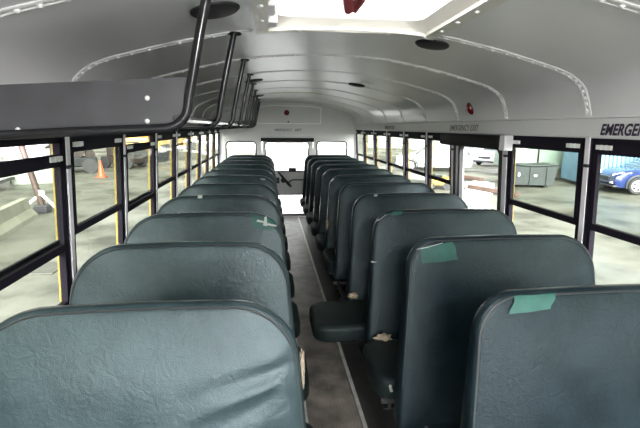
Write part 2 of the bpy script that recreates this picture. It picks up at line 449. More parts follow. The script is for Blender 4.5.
b = MB(); b.plate([(-.66, 0), (.55, 0), (.55, .275), (.30, .30), (-.30, .31), (-.66, .235)], [[(-.645, .012), (.535, .012), (.535, .262), (.29, .287), (-.29, .297), (-.645, .226)]], fnr, -.012, -.001); b.build('panel_frame', SEAM, ap)
b = MB(); b.prism([(-.65, .006), (.54, .006), (.54, .268), (.29, .292), (-.29, .302), (-.65, .23)], fnr, -.006, -.001); b.build('panel_cover', REARP, ap)
b = MB(); b.cyl((-.01, -.018, .035), (-.01, -.004, .035), .014, 12); b.build('lock', RUBBER, ap)
b = MB(); b.lathe([(.046, 0), (.046, .012), (.036, .03), (.015, .038)], 20, Matrix.Translation((-.035, YR-.007, 1.795)) @ Matrix.Rotation(PI/2, 4, 'X'))
tag(b.build('warning_lamp', RED, smooth=True), 'round dark red lamp on the access panel above the rear door', 'lamp')

# floor
b = MB(); b.box((-1.18, YF, -.06), (1.18, YR, 0.0)); struct(b.build('floor', FLOORM))
b = MB()
nr = 15; x0, x1 = -.140, .140
for i in range(nr):
    a = x0 + (x1-x0)*i/nr; w = (x1-x0)/nr
    b.box((a, YF+.3, .0), (a+w*.55, YR-.03, .009))
b.box((x0, YF+.3, 0), (x1, YR-.03, .004))
tag(b.build('aisle_runner', RIB), 'long dark ribbed rubber runner down the centre aisle floor', 'floor mat')
for x in (-.165, .143):
    b = MB(); b.box((x, YF+.3, 0), (x+.022, YR-.02, .010)); struct(b.build('trim_%d' % tn, STRIP)); tn += 1

# front end: dashboard cowl, windscreen frame (behind the camera)
b = MB(); b.plate(outer, [rrect(-1.08, .70, 1.08, 1.62, .08)], fnr, YF-.05, YF); struct(b.build('wall_front', PAINT))
b = MB(); b.plate(rrect(-1.09, .69, 1.09, 1.63, .08), [rrect(-1.06, .72, -.03, 1.60, .06), rrect(.03, .72, 1.06, 1.60, .06)], fnr, YF-.03, YF+.01)
w = struct(b.build('window_%d' % wnum, RUBBER)); wnum += 1
b = MB(); b.plate(rrect(-1.08, .70, 1.08, 1.62, .08), [], fnr, YF-.022, YF-.018); b.build('pane', GLASS, w)

# ------------------------------------------------------------------ roof fittings
hatch = thing('roof_hatch', 'square white translucent emergency roof hatch in a cream frame overhead', 'roof hatch', (0, 1.56, 1.96))
b = MB()                                   # flange following the roof curve, then a raised lip
def flange(xa, xb, ya, yb):
    n = 10; rows = []
    for i in range(n+1):
        x = xa+(xb-xa)*i/n; z = roof_z(x)-.002
        rows.append([b.bm.verts.new((x, ya, z)), b.bm.verts.new((x, ya, z-.012)), b.bm.verts.new((x, yb, z-.012)), b.bm.verts.new((x, yb, z))])
    for A, B in zip(rows, rows[1:]):
        for k in range(4): b.bm.faces.new((A[k], A[(k+1) % 4], B[(k+1) % 4], B[k]))
    b.bm.faces.new(rows[0]); b.bm.faces.new(rows[-1][::-1])
flange(-.375, .385, HY1-.03, HY1+.015); flange(-.375, .385, HY0-.015, HY0+.03)
flange(-.375, -.325, HY0, HY1); flange(.335, .385, HY0, HY1)
fr = b.build('hatch_frame', CREAM); fr.parent = hatch; fr.matrix_parent_inverse = Matrix.Translation((0, -1.56, -1.96))
PINV = Matrix.Translation((0, -1.56, -1.96))
def hpart(o): o.parent = hatch; o.matrix_parent_inverse = PINV; return o
b = MB()                                   # well walls going up through the roof
lo = [(x, y) for x, y in rrect(-.345, HY0+.0, .355, HY1-.02, .05)]
hi = [(x, y) for x, y in rrect(-.295, HY0+.03, .30, HY1-.045, .08)]
A = [b.bm.verts.new((x, y, roof_z(x)-.008)) for x, y in lo]; B = [b.bm.verts.new((x, y, roof_z(x)+.035)) for x, y in hi]
for i in range(len(A)): b.bm.faces.new((A[i], A[(i+1) % len(A)], B[(i+1) % len(A)], B[i]))
hpart(b.build('hatch_well', CREAM, smooth=True))
b = MB(); rings = []
for f, z in ((1.0, .034), (.97, .040), (.9, .045), (.6, .055), (.25, .06)):
    rings.append([b.bm.verts.new((.0025+(x-.0025)*f*1.01, 1.55+(y-1.55)*f*1.01, roof_z(x)*f+1.965*(1-f)+z)) for x, y in hi])
for A, B in zip(rings, rings[1:]):
    for i in range(len(A)): b.bm.faces.new((A[i], A[(i+1) % len(A)], B[(i+1) % len(A)], B[i]))
b.bm.faces.new(rings[-1])
hpart(b.build('hatch_dome', DOME, smooth='all'))
for x, y in [(-.35, 1.3), (-.35, 1.5), (-.35, 1.7), (-.2, 1.912), (0, 1.912), (.18, 1.912), (.34, 1.905), (.36, 1.3), (.36, 1.47), (.36, 1.62), (.36, 1.77)]:
    b = MB(); b.lathe([(.010, 0), (.009, -.005), (.004, -.008)], 8, Matrix.Translation((x, y, roof_z(x)-.013)))
    hpart(b.build('rivet', BOLT, smooth=True))
b = MB(); b.tube([(-.07, 1.50, 2.02), (-.065, 1.53, 1.985), (-.05, 1.575, 1.955), (-.035, 1.59, 1.960), (-.015, 1.55, 1.985), (-.02, 1.50, 2.02)], .018, 8)
hpart(b.build('handle', REDK, smooth=True))
b = MB(); b.rbox((-.335, 1.56, 1.955), (-.30, 1.70, 2.0), .006); hpart(b.build('hinge', ALU))
b = MB(); b.rbox((-.33, 1.78, 1.95), (-.29, 1.86, 1.985), .006); hpart(b.build('hinge', ALU))

def added_fill_lamp(x, y, w):
    t = thing('added_fill_lamp', 'added round white ceiling lamp behind the viewer, brightening the near interior', 'lamp', (x, y, roof_z(x)))
    b = MB(); b.lathe([(.095, .002), (.095, -.012), (.085, -.02), (.06, -.022)], 28); b.build('lamp_base', SEAM, t, smooth=True)
    b = MB(); b.lathe([(.028, -.02), (.028, -.03), (.018, -.036)], 16); b.build('bulb_socket', BOLT, t, smooth=True)
    ld = bpy.data.lights.new('added_fill_light', 'POINT'); ld.energy = w; ld.shadow_soft_size = .035; ld.color = (1.0, .99, .97)
    lo_ = bpy.data.objects.new('added_fill_light', ld); COL.objects.link(lo_); lo_.parent = t; lo_.location = (0, 0, -.09)
added_fill_lamp(.12, -.50, 40)  # unseen lamp added to brighten the near roof and seats
for (x, y, r, lab) in ((-.495, 1.53, .08, 'round black ceiling speaker on the left, nearest the camera beside the first rack rod'),
                       (.425, 2.05, .078, 'round black ceiling speaker right of the white roof hatch'),
                       (.455, 3.98, .075, 'small round black ceiling speaker on the right, beside a white scrap of paper'),
                       (-.45, 3.80, .075, 'round black ceiling speaker behind the rack rods, halfway down the bus'),
                       (-.46, 5.6, .075, 'round black ceiling speaker behind the rack rods, farthest back')):
    t = thing('ceiling_speaker', lab, 'speaker', (x, y, roof_z(x)), group='round speakers in the ceiling')
    q = roof_n(x).to_track_quat('Z', 'Y').to_matrix().to_4x4()
    b = MB(); b.lathe([(r, -.004), (r, .006), (r*.9, .012), (r*.8, .012)], 28, q); b.build('rim', RUBBER, t, smooth=True)
    b = MB(); b.lathe([(r*.82, 0.0), (r*.82, .012), (r*.6, .016), (r*.2, .018)], 28, q); b.build('grille', SPK, t, smooth=True)
b = MB()
pp = [(.43, 3.62), (.50, 3.60), (.54, 3.66), (.50, 3.72), (.46, 3.70), (.42, 3.74)]
vs = [b.bm.verts.new((x, y, roof_z(x)-.004-.012*(i % 2))) for i, (x, y) in enumerate(pp)]
vt = [b.bm.verts.new((v.co.x, v.co.y, v.co.z-.0015)) for v in vs]
b.bm.faces.new(vs); b.bm.faces.new(vt[::-1])
for i in range(6): b.bm.faces.new((vs[i], vs[(i+1) % 6], vt[(i+1) % 6], vt[i]))
tag(b.build('paper_scrap', WHITE), 'white torn scrap of paper stuck to the ceiling beside a speaker', 'paper')
b = MB(); n = 12
for i in range(n):
    xa = -.32+.62*i/n; xb = -.32+.62*(i+1)/n
    b.hexa([b.bm.verts.new(p) for p in ((xa, 5.36, roof_z(xa)-.005), (xb, 5.36, roof_z(xb)-.005), (xb, 5.42, roof_z(xb)-.005), (xa, 5.42, roof_z(xa)-.005), (xa, 5.36, roof_z(xa)), (xb, 5.36, roof_z(xb)), (xb, 5.42, roof_z(xb)), (xa, 5.42, roof_z(xa)))])
tag(b.build('ceiling_tape', mat('yellowed_tape', (.62, .60, .38), .5)), 'pale yellow strip of tape across the far ceiling', 'tape')
# red marker lens on the right cove
nn = roof_n(1.105); q = Vector((-.86, 0, -.5)).to_track_quat('Z', 'Y').to_matrix().to_4x4(); q.translation = Vector((1.112, 3.06, 1.70))
t = thing('marker_light', 'small oval red marker light on the right roof cove above the pushout window', 'light', (0, 0, 0))
b = MB(); b.lathe([(.040, 0), (.039, .006), (.037, .008)], 18, q @ Matrix.Diagonal((.75, 1.25, 1, 1))); b.build('rim', RUBBER, t)
b = MB(); b.lathe([(.036, .002), (.035, .014), (.025, .024), (.008, .028)], 18, q @ Matrix.Diagonal((.75, 1.25, 1, 1))); b.build('lens', RED, t, smooth=True)

# black roll pad over the push-out window
t = thing('header_pad', 'long black padded roll above the emergency window on the right wall', 'pad', (1.13, 3.08, 1.48))
b = MB(); b.rbox((-.055, -.50, -.052), (.012, .46, .040), .022, 4); b.build('padding', PAD, t, smooth=True)
b = MB(); b.rbox((-.045, -.56, -.052), (.010, -.497, .040), .004); b.build('end_bracket', ALU, t)

# lettering
def wall_text(s, y, z, size, m, parent, shear=.25, bold=.0, xs=1.0):
    o = text_mesh(s, size, m, 'lettering', shear, bold, xs)
    orient(o, (0, -1, 0), (-.03, 0, 1), (1.1345-(z-1.56)*.045-.0005, y, z)); bpy.context.view_layer.update()
    mw = o.matrix_world.copy(); o.parent = parent; o.matrix_parent_inverse = parent.matrix_world.inverted(); o.matrix_world = mw
    return o
wall_text('EMERGENCY EXIT', 1.815, 1.537, .066, INK, HDR_R, .28, .0020, .80)
wall_text('EMERGENCY EXIT', 3.47, 1.543, .060, FADE, HDR_R, .15, .0006, .98)
wall_text('EMERGENCY EXIT', 5.52, 1.543, .055, FADE, HDR_R, .15, .0006, .95)
wb = bpy.data.objects['wall_back']
for s_, x_, m_ in (('EMERGENCY ', -.245, FADE), ('EXIT', .105, INK)):
    o = text_mesh(s_, .058, m_, 'lettering', .2, .0012, .85)
    orient(o, (1, 0, 0), (0, 0, 1), (x_, YR-.0015, 1.49)); bpy.context.view_layer.update(); o.parent = wb

# ------------------------------------------------------------------ luggage rack on the left
rack = thing('luggage_rack', 'black tubular overhead luggage rack hanging along the left side', 'luggage rack', (-.85, 1.19, 1.54))
RINV = Matrix.Translation((.85, -1.19, -1.54))
def rpart(o): o.parent = rack; o.matrix_parent_inverse = RINV; return o
def arc(c, r, a0, a1, n, y): return [(c[0]+r*math.cos(math.radians(a0+(a1-a0)*k/n)), y, c[1]+r*math.sin(math.radians(a0+(a1-a0)*k/n))) for k in range(n+1)]
RODY = [1.19 + P*k for k in range(9)]
for y in RODY:
    b = MB()
    pts = [(-.462, y, roof_z(-.462)+.004), (-.50, y, 1.78), (-.528, y, 1.65)] + arc((-.60, 1.62), .066, -2, -92, 7, y) + [(-.80, y, 1.545), (-1.10, y, 1.528), (-1.150, y, 1.526)]
    b.tube(pts, .0125, 10); o = rpart(b.build('rod', TUBE, smooth=True))
    b = MB(); b.lathe([(.028, 0), (.028, .006), (.016, .012)], 12, Matrix.Translation((-.462, y, roof_z(-.462)-.010))); 
    o2 = b.build('foot', TUBE, smooth=True); o2.parent = o
def panel(y0, x_in, zlo, zhi, name):
    poly = [(-1.128, zlo-.022), (x_in-.06, zlo), (x_in-.022, zlo+.012), (x_in, zlo+.05), (x_in+.012, zhi), (-1.10, zhi-.034), (-1.128, zhi-.06)]
    b = MB(); b.prism(poly, fnr, y0, y0+.006); return b, rpart
b, _ = panel(1.198, -.548, 1.545, 1.684, 'end_panel')
ep = rpart(b.build('end_panel', RACKB))
for (x, z) in ((-.638, 1.630), (-.642, 1.572), (-.958, 1.548)):
    b = MB(); b.lathe([(.0065, 0), (.0055, .003), (.002, .0045)], 10, Matrix.Translation((x, 1.198, z)) @ Matrix.Rotation(PI/2, 4, 'X'))
    o = b.build('bolt', BOLT); o.parent = ep
b, _ = panel(RODY[-1]-.03, -.55, 1.545, 1.655, 'end_panel'); rpart(b.build('end_panel', RACKB))
for (x, z, r) in ((-.565, 1.578, .011), (-.70, 1.552, .010), (-.85, 1.544, .010), (-1.0, 1.536, .010)):
    b = MB(); b.tube([(x, RODY[0], z), (x, RODY[-1], z)], r, 8); rpart(b.build('rail', TUBE, smooth=True))
b = MB(); b.hexa([b.bm.verts.new(p) for p in ((-1.14, 1.205, 1.542), (-.60, 1.205, 1.558), (-.60, RODY[-1], 1.558), (-1.14, RODY[-1], 1.542), (-1.14, 1.205, 1.545), (-.60, 1.205, 1.561), (-.60, RODY[-1], 1.561), (-1.14, RODY[-1], 1.545))])
rpart(b.build('shelf', SHELFM))

# ------------------------------------------------------------------ seats
ZB, ZT = .27, 1.097
LEAN = .16
def outline(r_aisle, r_wall, side, n=14):
    """rounded back outline in (x,z); aisle edge at x = -side*... (aisle towards -side)"""
    wb_, wt = .482, .428
    def corner(cx_, cz_, r, a0, a1):
        return [(cx_+r*math.cos(math.radians(a0+(a1-a0)*k/n)), cz_+r*math.sin(math.radians(a0+(a1-a0)*k/n))) for k in range(n+1)]
    rp, rm = (r_wall, r_aisle) if side > 0 else (r_aisle, r_wall)     # +x corner, -x corner
    pts = corner(wt-rp+.006, ZT-rp, rp, 4, 90)
    for k in range(1, 16): pts.append((wt-rp - (2*wt-rp-rm)*k/16, ZT+.004*math.sin(PI*k/16)))
    pts += corner(-wt+rm-.006, ZT-rm, rm, 90, 176)
    z0 = pts[-1][1]; x0 = pts[-1][0]
    for k in range(1, 14): f = k/14; pts.append((x0+(-wb_-x0)*f, z0+(ZB+.04-z0)*f))
    pts += corner(-wb_+.04, ZB+.04, .04, 180, 270)[::2]
    for k in range(1, 16): pts.append((-wb_+.04+(2*wb_-.08)*k/16, ZB))
    pts += corner(wb_-.04, ZB+.04, .04, 270, 360)[::2]
    xe, ze = pts[0]
    for k in range(1, 14): f = k/14; pts.append((wb_+(xe-wb_)*f, ZB+.04+(ze-ZB-.04)*f))
    return pts
def back_y(z): return -(ZT-z)*LEAN
def make_back(side, ra, rw, folds=None):
    O = outline(ra, rw, side); b = MB()
    T = .088
    def ring(d, y, fd=1.0):
        vs = []
        for (x, z) in O:
            f = max(0.0, 1-d/.44); g = max(0.0, 1-d/.415)
            xx = x*f; zc = (ZB+ZT)/2; zz = zc+(z-zc)*g
            tf = .52+.48*min(1, max(0, (ZT-zz)/.45))
            yy = back_y(zz)+(y*tf if y > .01 else y)
            yy += .012*(1-max(0, min(1, (zz-ZB)/(ZT-ZB))))*(1 if y > .04 else -1)
            if folds and y < .03: yy += folds(xx, zz)*min(1, d/.05)*fd
            vs.append(b.bm.verts.new((xx, yy, zz)))
        return vs
    R = []
    for d, y in ((.43, T+.004), (.2, T+.004), (.06, T), (.03, T-.004), (.010, T-.018), (0, T-.034), (0, .022), (.003, .011), (.008, .004), (.014, 0.0), (.020, -.0015), (.032, -.004), (.05, -.007)):
        R.append(ring(d, y))
    k = 12
    for i in range(1, k+1):
        d = .05+.38*i/k; R.append(ring(d, -.006-.022*math.sin(PI/2*min(1, i/6))))
    for A, B in zip(R, R[1:]):
        n = len(A)
        for i in range(n): b.bm.faces.new((A[i], A[(i+1) % n], B[(i+1) % n], B[i]))
    b.bm.faces.new(R[0][::-1]); b.bm.faces.new(R[-1])
    return b, O
def piping_pts(O):
    out = []
    for (x, z) in O:
        d = .011; f = 1-d/.44; zc = (ZB+ZT)/2; zz = zc+(z-zc)*(1-d/.415)
        out.append((x*f, back_y(zz)+.0010-.006*(1-(zz-ZB)/(ZT-ZB)), zz))
    return out
def gauss(x, s): return math.exp(-(x/s)**2)
def folds_L(x, z):                # creases fanning from the aisle edge of the nearest left seat
    v = 0
    for (x0, z0, ang, amp, wd, ln) in ((.40, .96, 8, .010, .020, .30), (.42, .90, 14, .013, .022, .34), (.43, .83, 22, .014, .022, .32), (.44, .76, 30, .013, .02, .28), (.45, .70, 38, .012, .02, .26), (.445, .63, 45, .010, .02, .22)):
        a = math.radians(180+ang); dx, dz = x-x0, z-z0
        t = dx*math.cos(a)+dz*math.sin(a); u = -dx*math.sin(a)+dz*math.cos(a)
        if t > -.05: v -= 1.7*amp*gauss(u-.10*t*t, wd*.8)*max(0, 1-t/ln)*min(1, (t+.05)/.08)
    return v
def patch_on(src_bvh, loop, name, m, parent, off=.005, n=14):
    """a small patch draped on the front of a seat back: loop is a quad ((x,z) x4), rays go along +Y"""
    (a, b_, c, d) = [Vector((p[0], 0, p[1])) for p in loop]
    bm_ = MB(); g = []
    for i in range(n+1):
        row = []
        for j in range(n+1):
            u, v = i/n, j/n
            u2 = u + .02*math.sin(v*7+loop[0][0]*9); v2 = v + .015*math.sin(u*9)
            p = (a*(1-u2)+b_*u2)*(1-v2)+(d*(1-u2)+c*u2)*v2
            h = src_bvh.ray_cast(Vector((p.x, -1.0, p.z)), Vector((0, 1, 0)))
            if h[0] is None:
                h = src_bvh.find_nearest(Vector((p.x, back_y(p.z)+.01, p.z)))
            nv = Vector(h[1])
            if nv.y > .2: nv = -nv
            row.append(bm_.bm.verts.new(h[0]+nv*off))
        g.append(row)
    for i in range(n):
        for j in range(n): bm_.bm.faces.new((g[i][j], g[i+1][j], g[i+1][j+1], g[i][j+1]))
    return bm_.build(name, m, parent, smooth='all', weld=False)

def make_cushion():
    b = MB(); n = 10
    x0, x1, y0, y1, z0, z1 = -.485, .485, -.575, -.15, .295, .402
    b.box((x0, y0, z0), (x1, y1, z1))
    bmesh.ops.bevel(b.bm, geom=[e for e in b.bm.edges if abs(e.verts[0].co.z-e.verts[1].co.z) > .05], offset=.10, segments=8, profile=.5, affect='EDGES')
    te = [e for e in b.bm.edges if min(v.co.z for v in e.verts) > z1-.001]
    bmesh.ops.bevel(b.bm, geom=te, offset=.035, segments=5, profile=.5, affect='EDGES')
    be = [e for e in b.bm.edges if max(v.co.z for v in e.verts) < z0+.001]
    bmesh.ops.bevel(b.bm, geom=be, offset=.018, segments=3, profile=.5, affect='EDGES')
    return b
SEATS = {}
def build_seat(side, vin, folds=None):
    root = bpy.data.objects.new('bus_seat', None); COL.objects.link(root); root.empty_display_size = .1
    b, O = make_back(side, .185 if side < 0 else .125, .22 if side < 0 else .17, folds)
    bmesh.ops.recalc_face_normals(b.bm, faces=b.bm.faces[:]); b.bm.normal_update()
    bvh = BVHTree.FromBMesh(b.bm)
    bk = b.build('seat_back', vin, root, smooth='all')
    b = MB(); b.tube(piping_pts(O), .0034, 6, closed=True); b.build('piping', PIPE, bk, smooth=True)
    cu = make_cushion().build('cushion', VIN_C, root, smooth=True); cu.location.x = -side*.045
    b = MB()
    for yy in (-.53, -.17): b.box((-.50, yy-.014, .265), (.46, yy+.014, .293))
    for xx in (-.46, .0, .42): b.box((xx-.012, -.53, .265), (xx+.012, -.17, .288))
    b.build('seat_frame', STEEL, root)
    for xx in (-.36, .36):
        b = MB(); b.tube([(xx, -.16, .27), (xx, -.04, .40), (xx, back_y(.8)+.04, .8)], .012, 8)
        b.build('back_frame', STEEL, root, smooth=True)
    xa = -side*.36
    for yy in (-.50, -.20):
        b = MB(); b.tube([(xa, yy, .268), (xa, yy+(.02 if yy < -.3 else -.02), .012)], .015, 8); b.box((xa-.035, yy-.03, .0), (xa+.035, yy+.05, .012))
        b.build('leg', STEEL, root, smooth=True)
    b = MB(); b.box((side*.455, -.54, .262), (side*.478, -.16, .295)); b.build('wall_bracket', STEEL, root)
    return root, bvh
def dup_tree(o, parent=None):
    c = o.copy(); COL.objects.link(c)
    if parent: c.parent = parent
    for ch in list(o.children):
        dup_tree(ch, c)
    return c
XS = .685; Y0S, SP = 1.11, .624
NTH = ['first', 'second', 'third', 'fourth', 'fifth', 'sixth', 'seventh', 'eighth', 'ninth', 'tenth', 'eleventh']
EXTRA_L = {0: 'creased along its aisle edge', 2: 'green tape and white tear', 3: 'white chip on top edge',
           10: 'last before the rear wall'}
EXTRA_R = {0: 'pale green tape on its top edge', 1: 'green tape corner, cushion gone', 2: 'small green patch',
           3: 'cushion slid into aisle', 10: 'last before the rear wall', 4: 'its cushion gone'}
pl, bvL = build_seat(-1, VIN_L); pr, bvR = build_seat(1, VIN_R); pf, bvF = build_seat(-1, VIN_L, folds_L)
seatL, seatR = [], []
usedL = usedR = False
for k in range(11):
    y = Y0S + SP*k
    if k == 0: o = pf
    elif not usedL: o = pl; usedL = True
    else: o = dup_tree(pl)
    o.location = (-XS, y, 0); seatL.append(o)
    tag(o, 'green vinyl bus seat, %s in the left row, %s' % (NTH[k], EXTRA_L[k]) if k in EXTRA_L else 'green vinyl bus seat, %s in the left row from the camera' % NTH[k], 'bus seat', 'seats left of the aisle')
    if not usedR: o = pr; usedR = True
    else: o = dup_tree(pr)
    o.location = (XS, y, 0); seatR.append(o)
    tag(o, 'dark vinyl bus seat, %s in the right row, %s' % (NTH[k], EXTRA_R[k]) if k in EXTRA_R else 'dark vinyl bus seat, %s in the right row from the camera' % NTH[k], 'bus seat', 'seats right of the aisle')
def child(o, nm): return [c for c in o.children if c.name.split('.')[0] == nm][0]
# tape, tears and loose foam on single seats
def onR(k, *q): return [(x-XS, z) for x, z in q]
def onL(k, *q): return [(x+XS, z) for x, z in q]
bkR = [child(o, 'seat_back') for o in seatR]; bkL = [child(o, 'seat_back') for o in seatL]
PTAPE = mat('pale_green_tape', (.022, .082, .068), .5, 0, .22, (30, .25))
patch_on(bvR, onR(0, (.345, 1.040), (.470, 1.050), (.492, 1.089), (.365, 1.086)), 'tape_patch', PTAPE, bkR[0])
patch_on(bvR, onR(1, (.310, .995), (.468, 1.009), (.446, 1.082), (.300, 1.055)), 'tape_patch', TAPE, bkR[1])
patch_on(bvR, onR(1, (.29, 1.050), (.40, 1.076), (.40, 1.0785), (.288, 1.0525)), 'tear', TEARW, bkR[1], .006)
patch_on(bvR, onR(2, (.35, 1.070), (.413, 1.078), (.42, 1.094), (.36, 1.090)), 'tape_patch', TAPE, bkR[2])
patch_on(bvR, onR(2, (.262, 1.030), (.320, 1.073), (.322, 1.076), (.264, 1.035)), 'tear', TEARW, bkR[2], .006)
patch_on(bvR, onR(2, (.236, .81), (.262, .812), (.262, .818), (.236, .816)), 'tear', TEARW, bkR[2], .006)
patch_on(bvR, onR(3, (.40, 1.080), (.425, 1.082), (.425, 1.095), (.40, 1.093)), 'tear', TEARW, bkR[3], .006)
for k in (5, 6, 7):
    patch_on(bvR, onR(k, (.27, 1.03), (.305, 1.065), (.312, 1.073), (.268, 1.04)), 'tear', TEARW, bkR[k], .006)
patch_on(bvL, onL(2, (-.425, 1.02), (-.315, 1.00), (-.30, 1.055), (-.43, 1.085)), 'tape_patch', TAPE, bkL[2])
patch_on(bvL, onL(2, (-.370, 1.030), (-.345, 1.025), (-.352, 1.075), (-.362, 1.072)), 'tear', TEARW, bkL[2], .008)
patch_on(bvL, onL(2, (-.345, 1.03), (-.295, 1.018), (-.298, 1.026), (-.345, 1.042)), 'tear', TEARW, bkL[2], .008)
patch_on(bvL, onL(2, (-.405, 1.05), (-.365, 1.043), (-.368, 1.052), (-.40, 1.062)), 'tear', TEARW, bkL[2], .008)
patch_on(bvL, onL(3, (-.815, 1.080), (-.785, 1.080), (-.785, 1.097), (-.815, 1.097)), 'tear', TEARW, bkL[3], .006)
patch_on(bvL, onL(3, (-.40, 1.075), (-.33, 1.055), (-.32, 1.075), (-.38, 1.092)), 'tear', PIPE, bkL[3], .006)
patch_on(bvL, onL(5, (-.42, 1.06), (-.38, 1.05), (-.37, 1.065), (-.42, 1.07)), 'tear', TEARW, bkL[5], .006)
# loose foam tufts at the joint of back and cushion
def tuft(parent, p, sz, nm='torn_foam'):
    b = MB(); bmesh.ops.create_icosphere(b.bm, subdivisions=3, radius=1)
    for v in b.bm.verts:
        f = 1+.35*math.sin(v.co.x*5+p[0]*30)*math.cos(v.co.y*6+v.co.z*4)
        v.co = Vector((v.co.x*sz[0]*f, v.co.y*sz[1]*f, v.co.z*sz[2]*f))
    o = b.build(nm, FOAM, parent, smooth='all'); o.location = p; return o
tuft(seatR[2], (-.40, -.17, .41), (.045, .025, .022))
tuft(seatR[3], (-.45, -.17, .41), (.035, .025, .02))
tuft(seatR[5], (-.465, -.10, .62), (.012, .02, .05))
tuft(seatR[7], (-.465, -.08, .60), (.010, .018, .04))
tuft(seatL[1], (.478, -.08, .56), (.012, .018, .085))
cushR = [child(o, 'cushion') for o in seatR]
cushR[3].location = (-.275, .03, -.035)
cushR[3]['label'] = 'cushion slid out over the aisle floor'
for k in (1, 4): bpy.data.objects.remove(cushR[k])          # these benches have lost their cushions
b = MB(); b.rbox((.235, 1.80, .392), (.262, 1.83, .402), .004); 
b2 = MB(); b2.tube([(.222, 1.815, .392), (.220, 1.793, .37), (.226, 1.790, .345)], .008, 6); b.bm.free()
o = b2.build('tear', TEARW, seatR[2], smooth=True); o.matrix_parent_inverse = Matrix.Translation((-XS, -(Y0S+2*SP), 0))

# ------------------------------------------------------------------ outside the bus
GZ = -1.0
def ground_mat():
    m = bpy.data.materials.new('wet_concrete_yard'); m.use_nodes = True
    nt = m.node_tree; L = nt.links; b = nt.nodes['Principled BSDF']; b.inputs['Specular IOR Level'].default_value = .22
    t = nt.nodes.new('ShaderNodeTexCoord')
    n = nt.nodes.new('ShaderNodeTexNoise'); n.inputs['Scale'].default_value = .55; n.inputs['Detail'].default_value = 10; n.inputs['Roughness'].default_value = .6
    L.new(t.outputs['Object'], n.inputs['Vector'])
    r = nt.nodes.new('ShaderNodeValToRGB'); e = r.color_ramp.elements
    e[0].position = .36; e[0].color = (.034, .035, .026, 1); e[1].position = .60; e[1].color = (.112, .114, .094, 1)
    k = e.new(.48); k.color = (.084, .085, .068, 1)
    L.new(n.outputs['Fac'], r.inputs['Fac']); L.new(r.outputs['Color'], b.inputs['Base Color'])
    n2 = nt.nodes.new('ShaderNodeTexNoise'); n2.inputs['Scale'].default_value = .22; n2.inputs['Detail'].default_value = 5
    L.new(t.outputs['Object'], n2.inputs['Vector'])
    r2 = nt.nodes.new('ShaderNodeValToRGB'); r2.color_ramp.elements[0].position = .42; r2.color_ramp.elements[1].position = .56
    r2.color_ramp.elements[0].color = (.38, .38, .38, 1); r2.color_ramp.elements[1].color = (.9, .9, .9, 1)
    L.new(n2.outputs['Fac'], r2.inputs['Fac']); L.new(r2.outputs['Color'], b.inputs['Roughness'])
    return m
GM = ground_mat()
b = MB(); b.box((-120, -120, GZ-.1), (120, 160, GZ)); struct(b.build('ground', GM))

TYRE = mat('tyre_rubber', (.02, .02, .02), .75)
RIMM = mat('alloy_rim', (.62, .62, .62), .3, .6)
DGLASS = mat('dark_car_glass', (.03, .04, .045), .08, 0, .8)
LAMPM = mat('headlamp_lens', (.85, .87, .9), .15, 0, .8)
TAIL = mat('tail_lamp', (.3, .02, .02), .2)
TRIMB = mat('car_black_trim', (.03, .03, .035), .5)
WPAINT = mat('white_car_paint', (.55, .56, .57), .25, 0, .6)
BPAINT = mat('blue_car_paint', (.012, .026, .11), .25, .1, .5, coat=.3)
SPAINT = mat('silver_car_paint', (.45, .46, .48), .25, .3, .6)

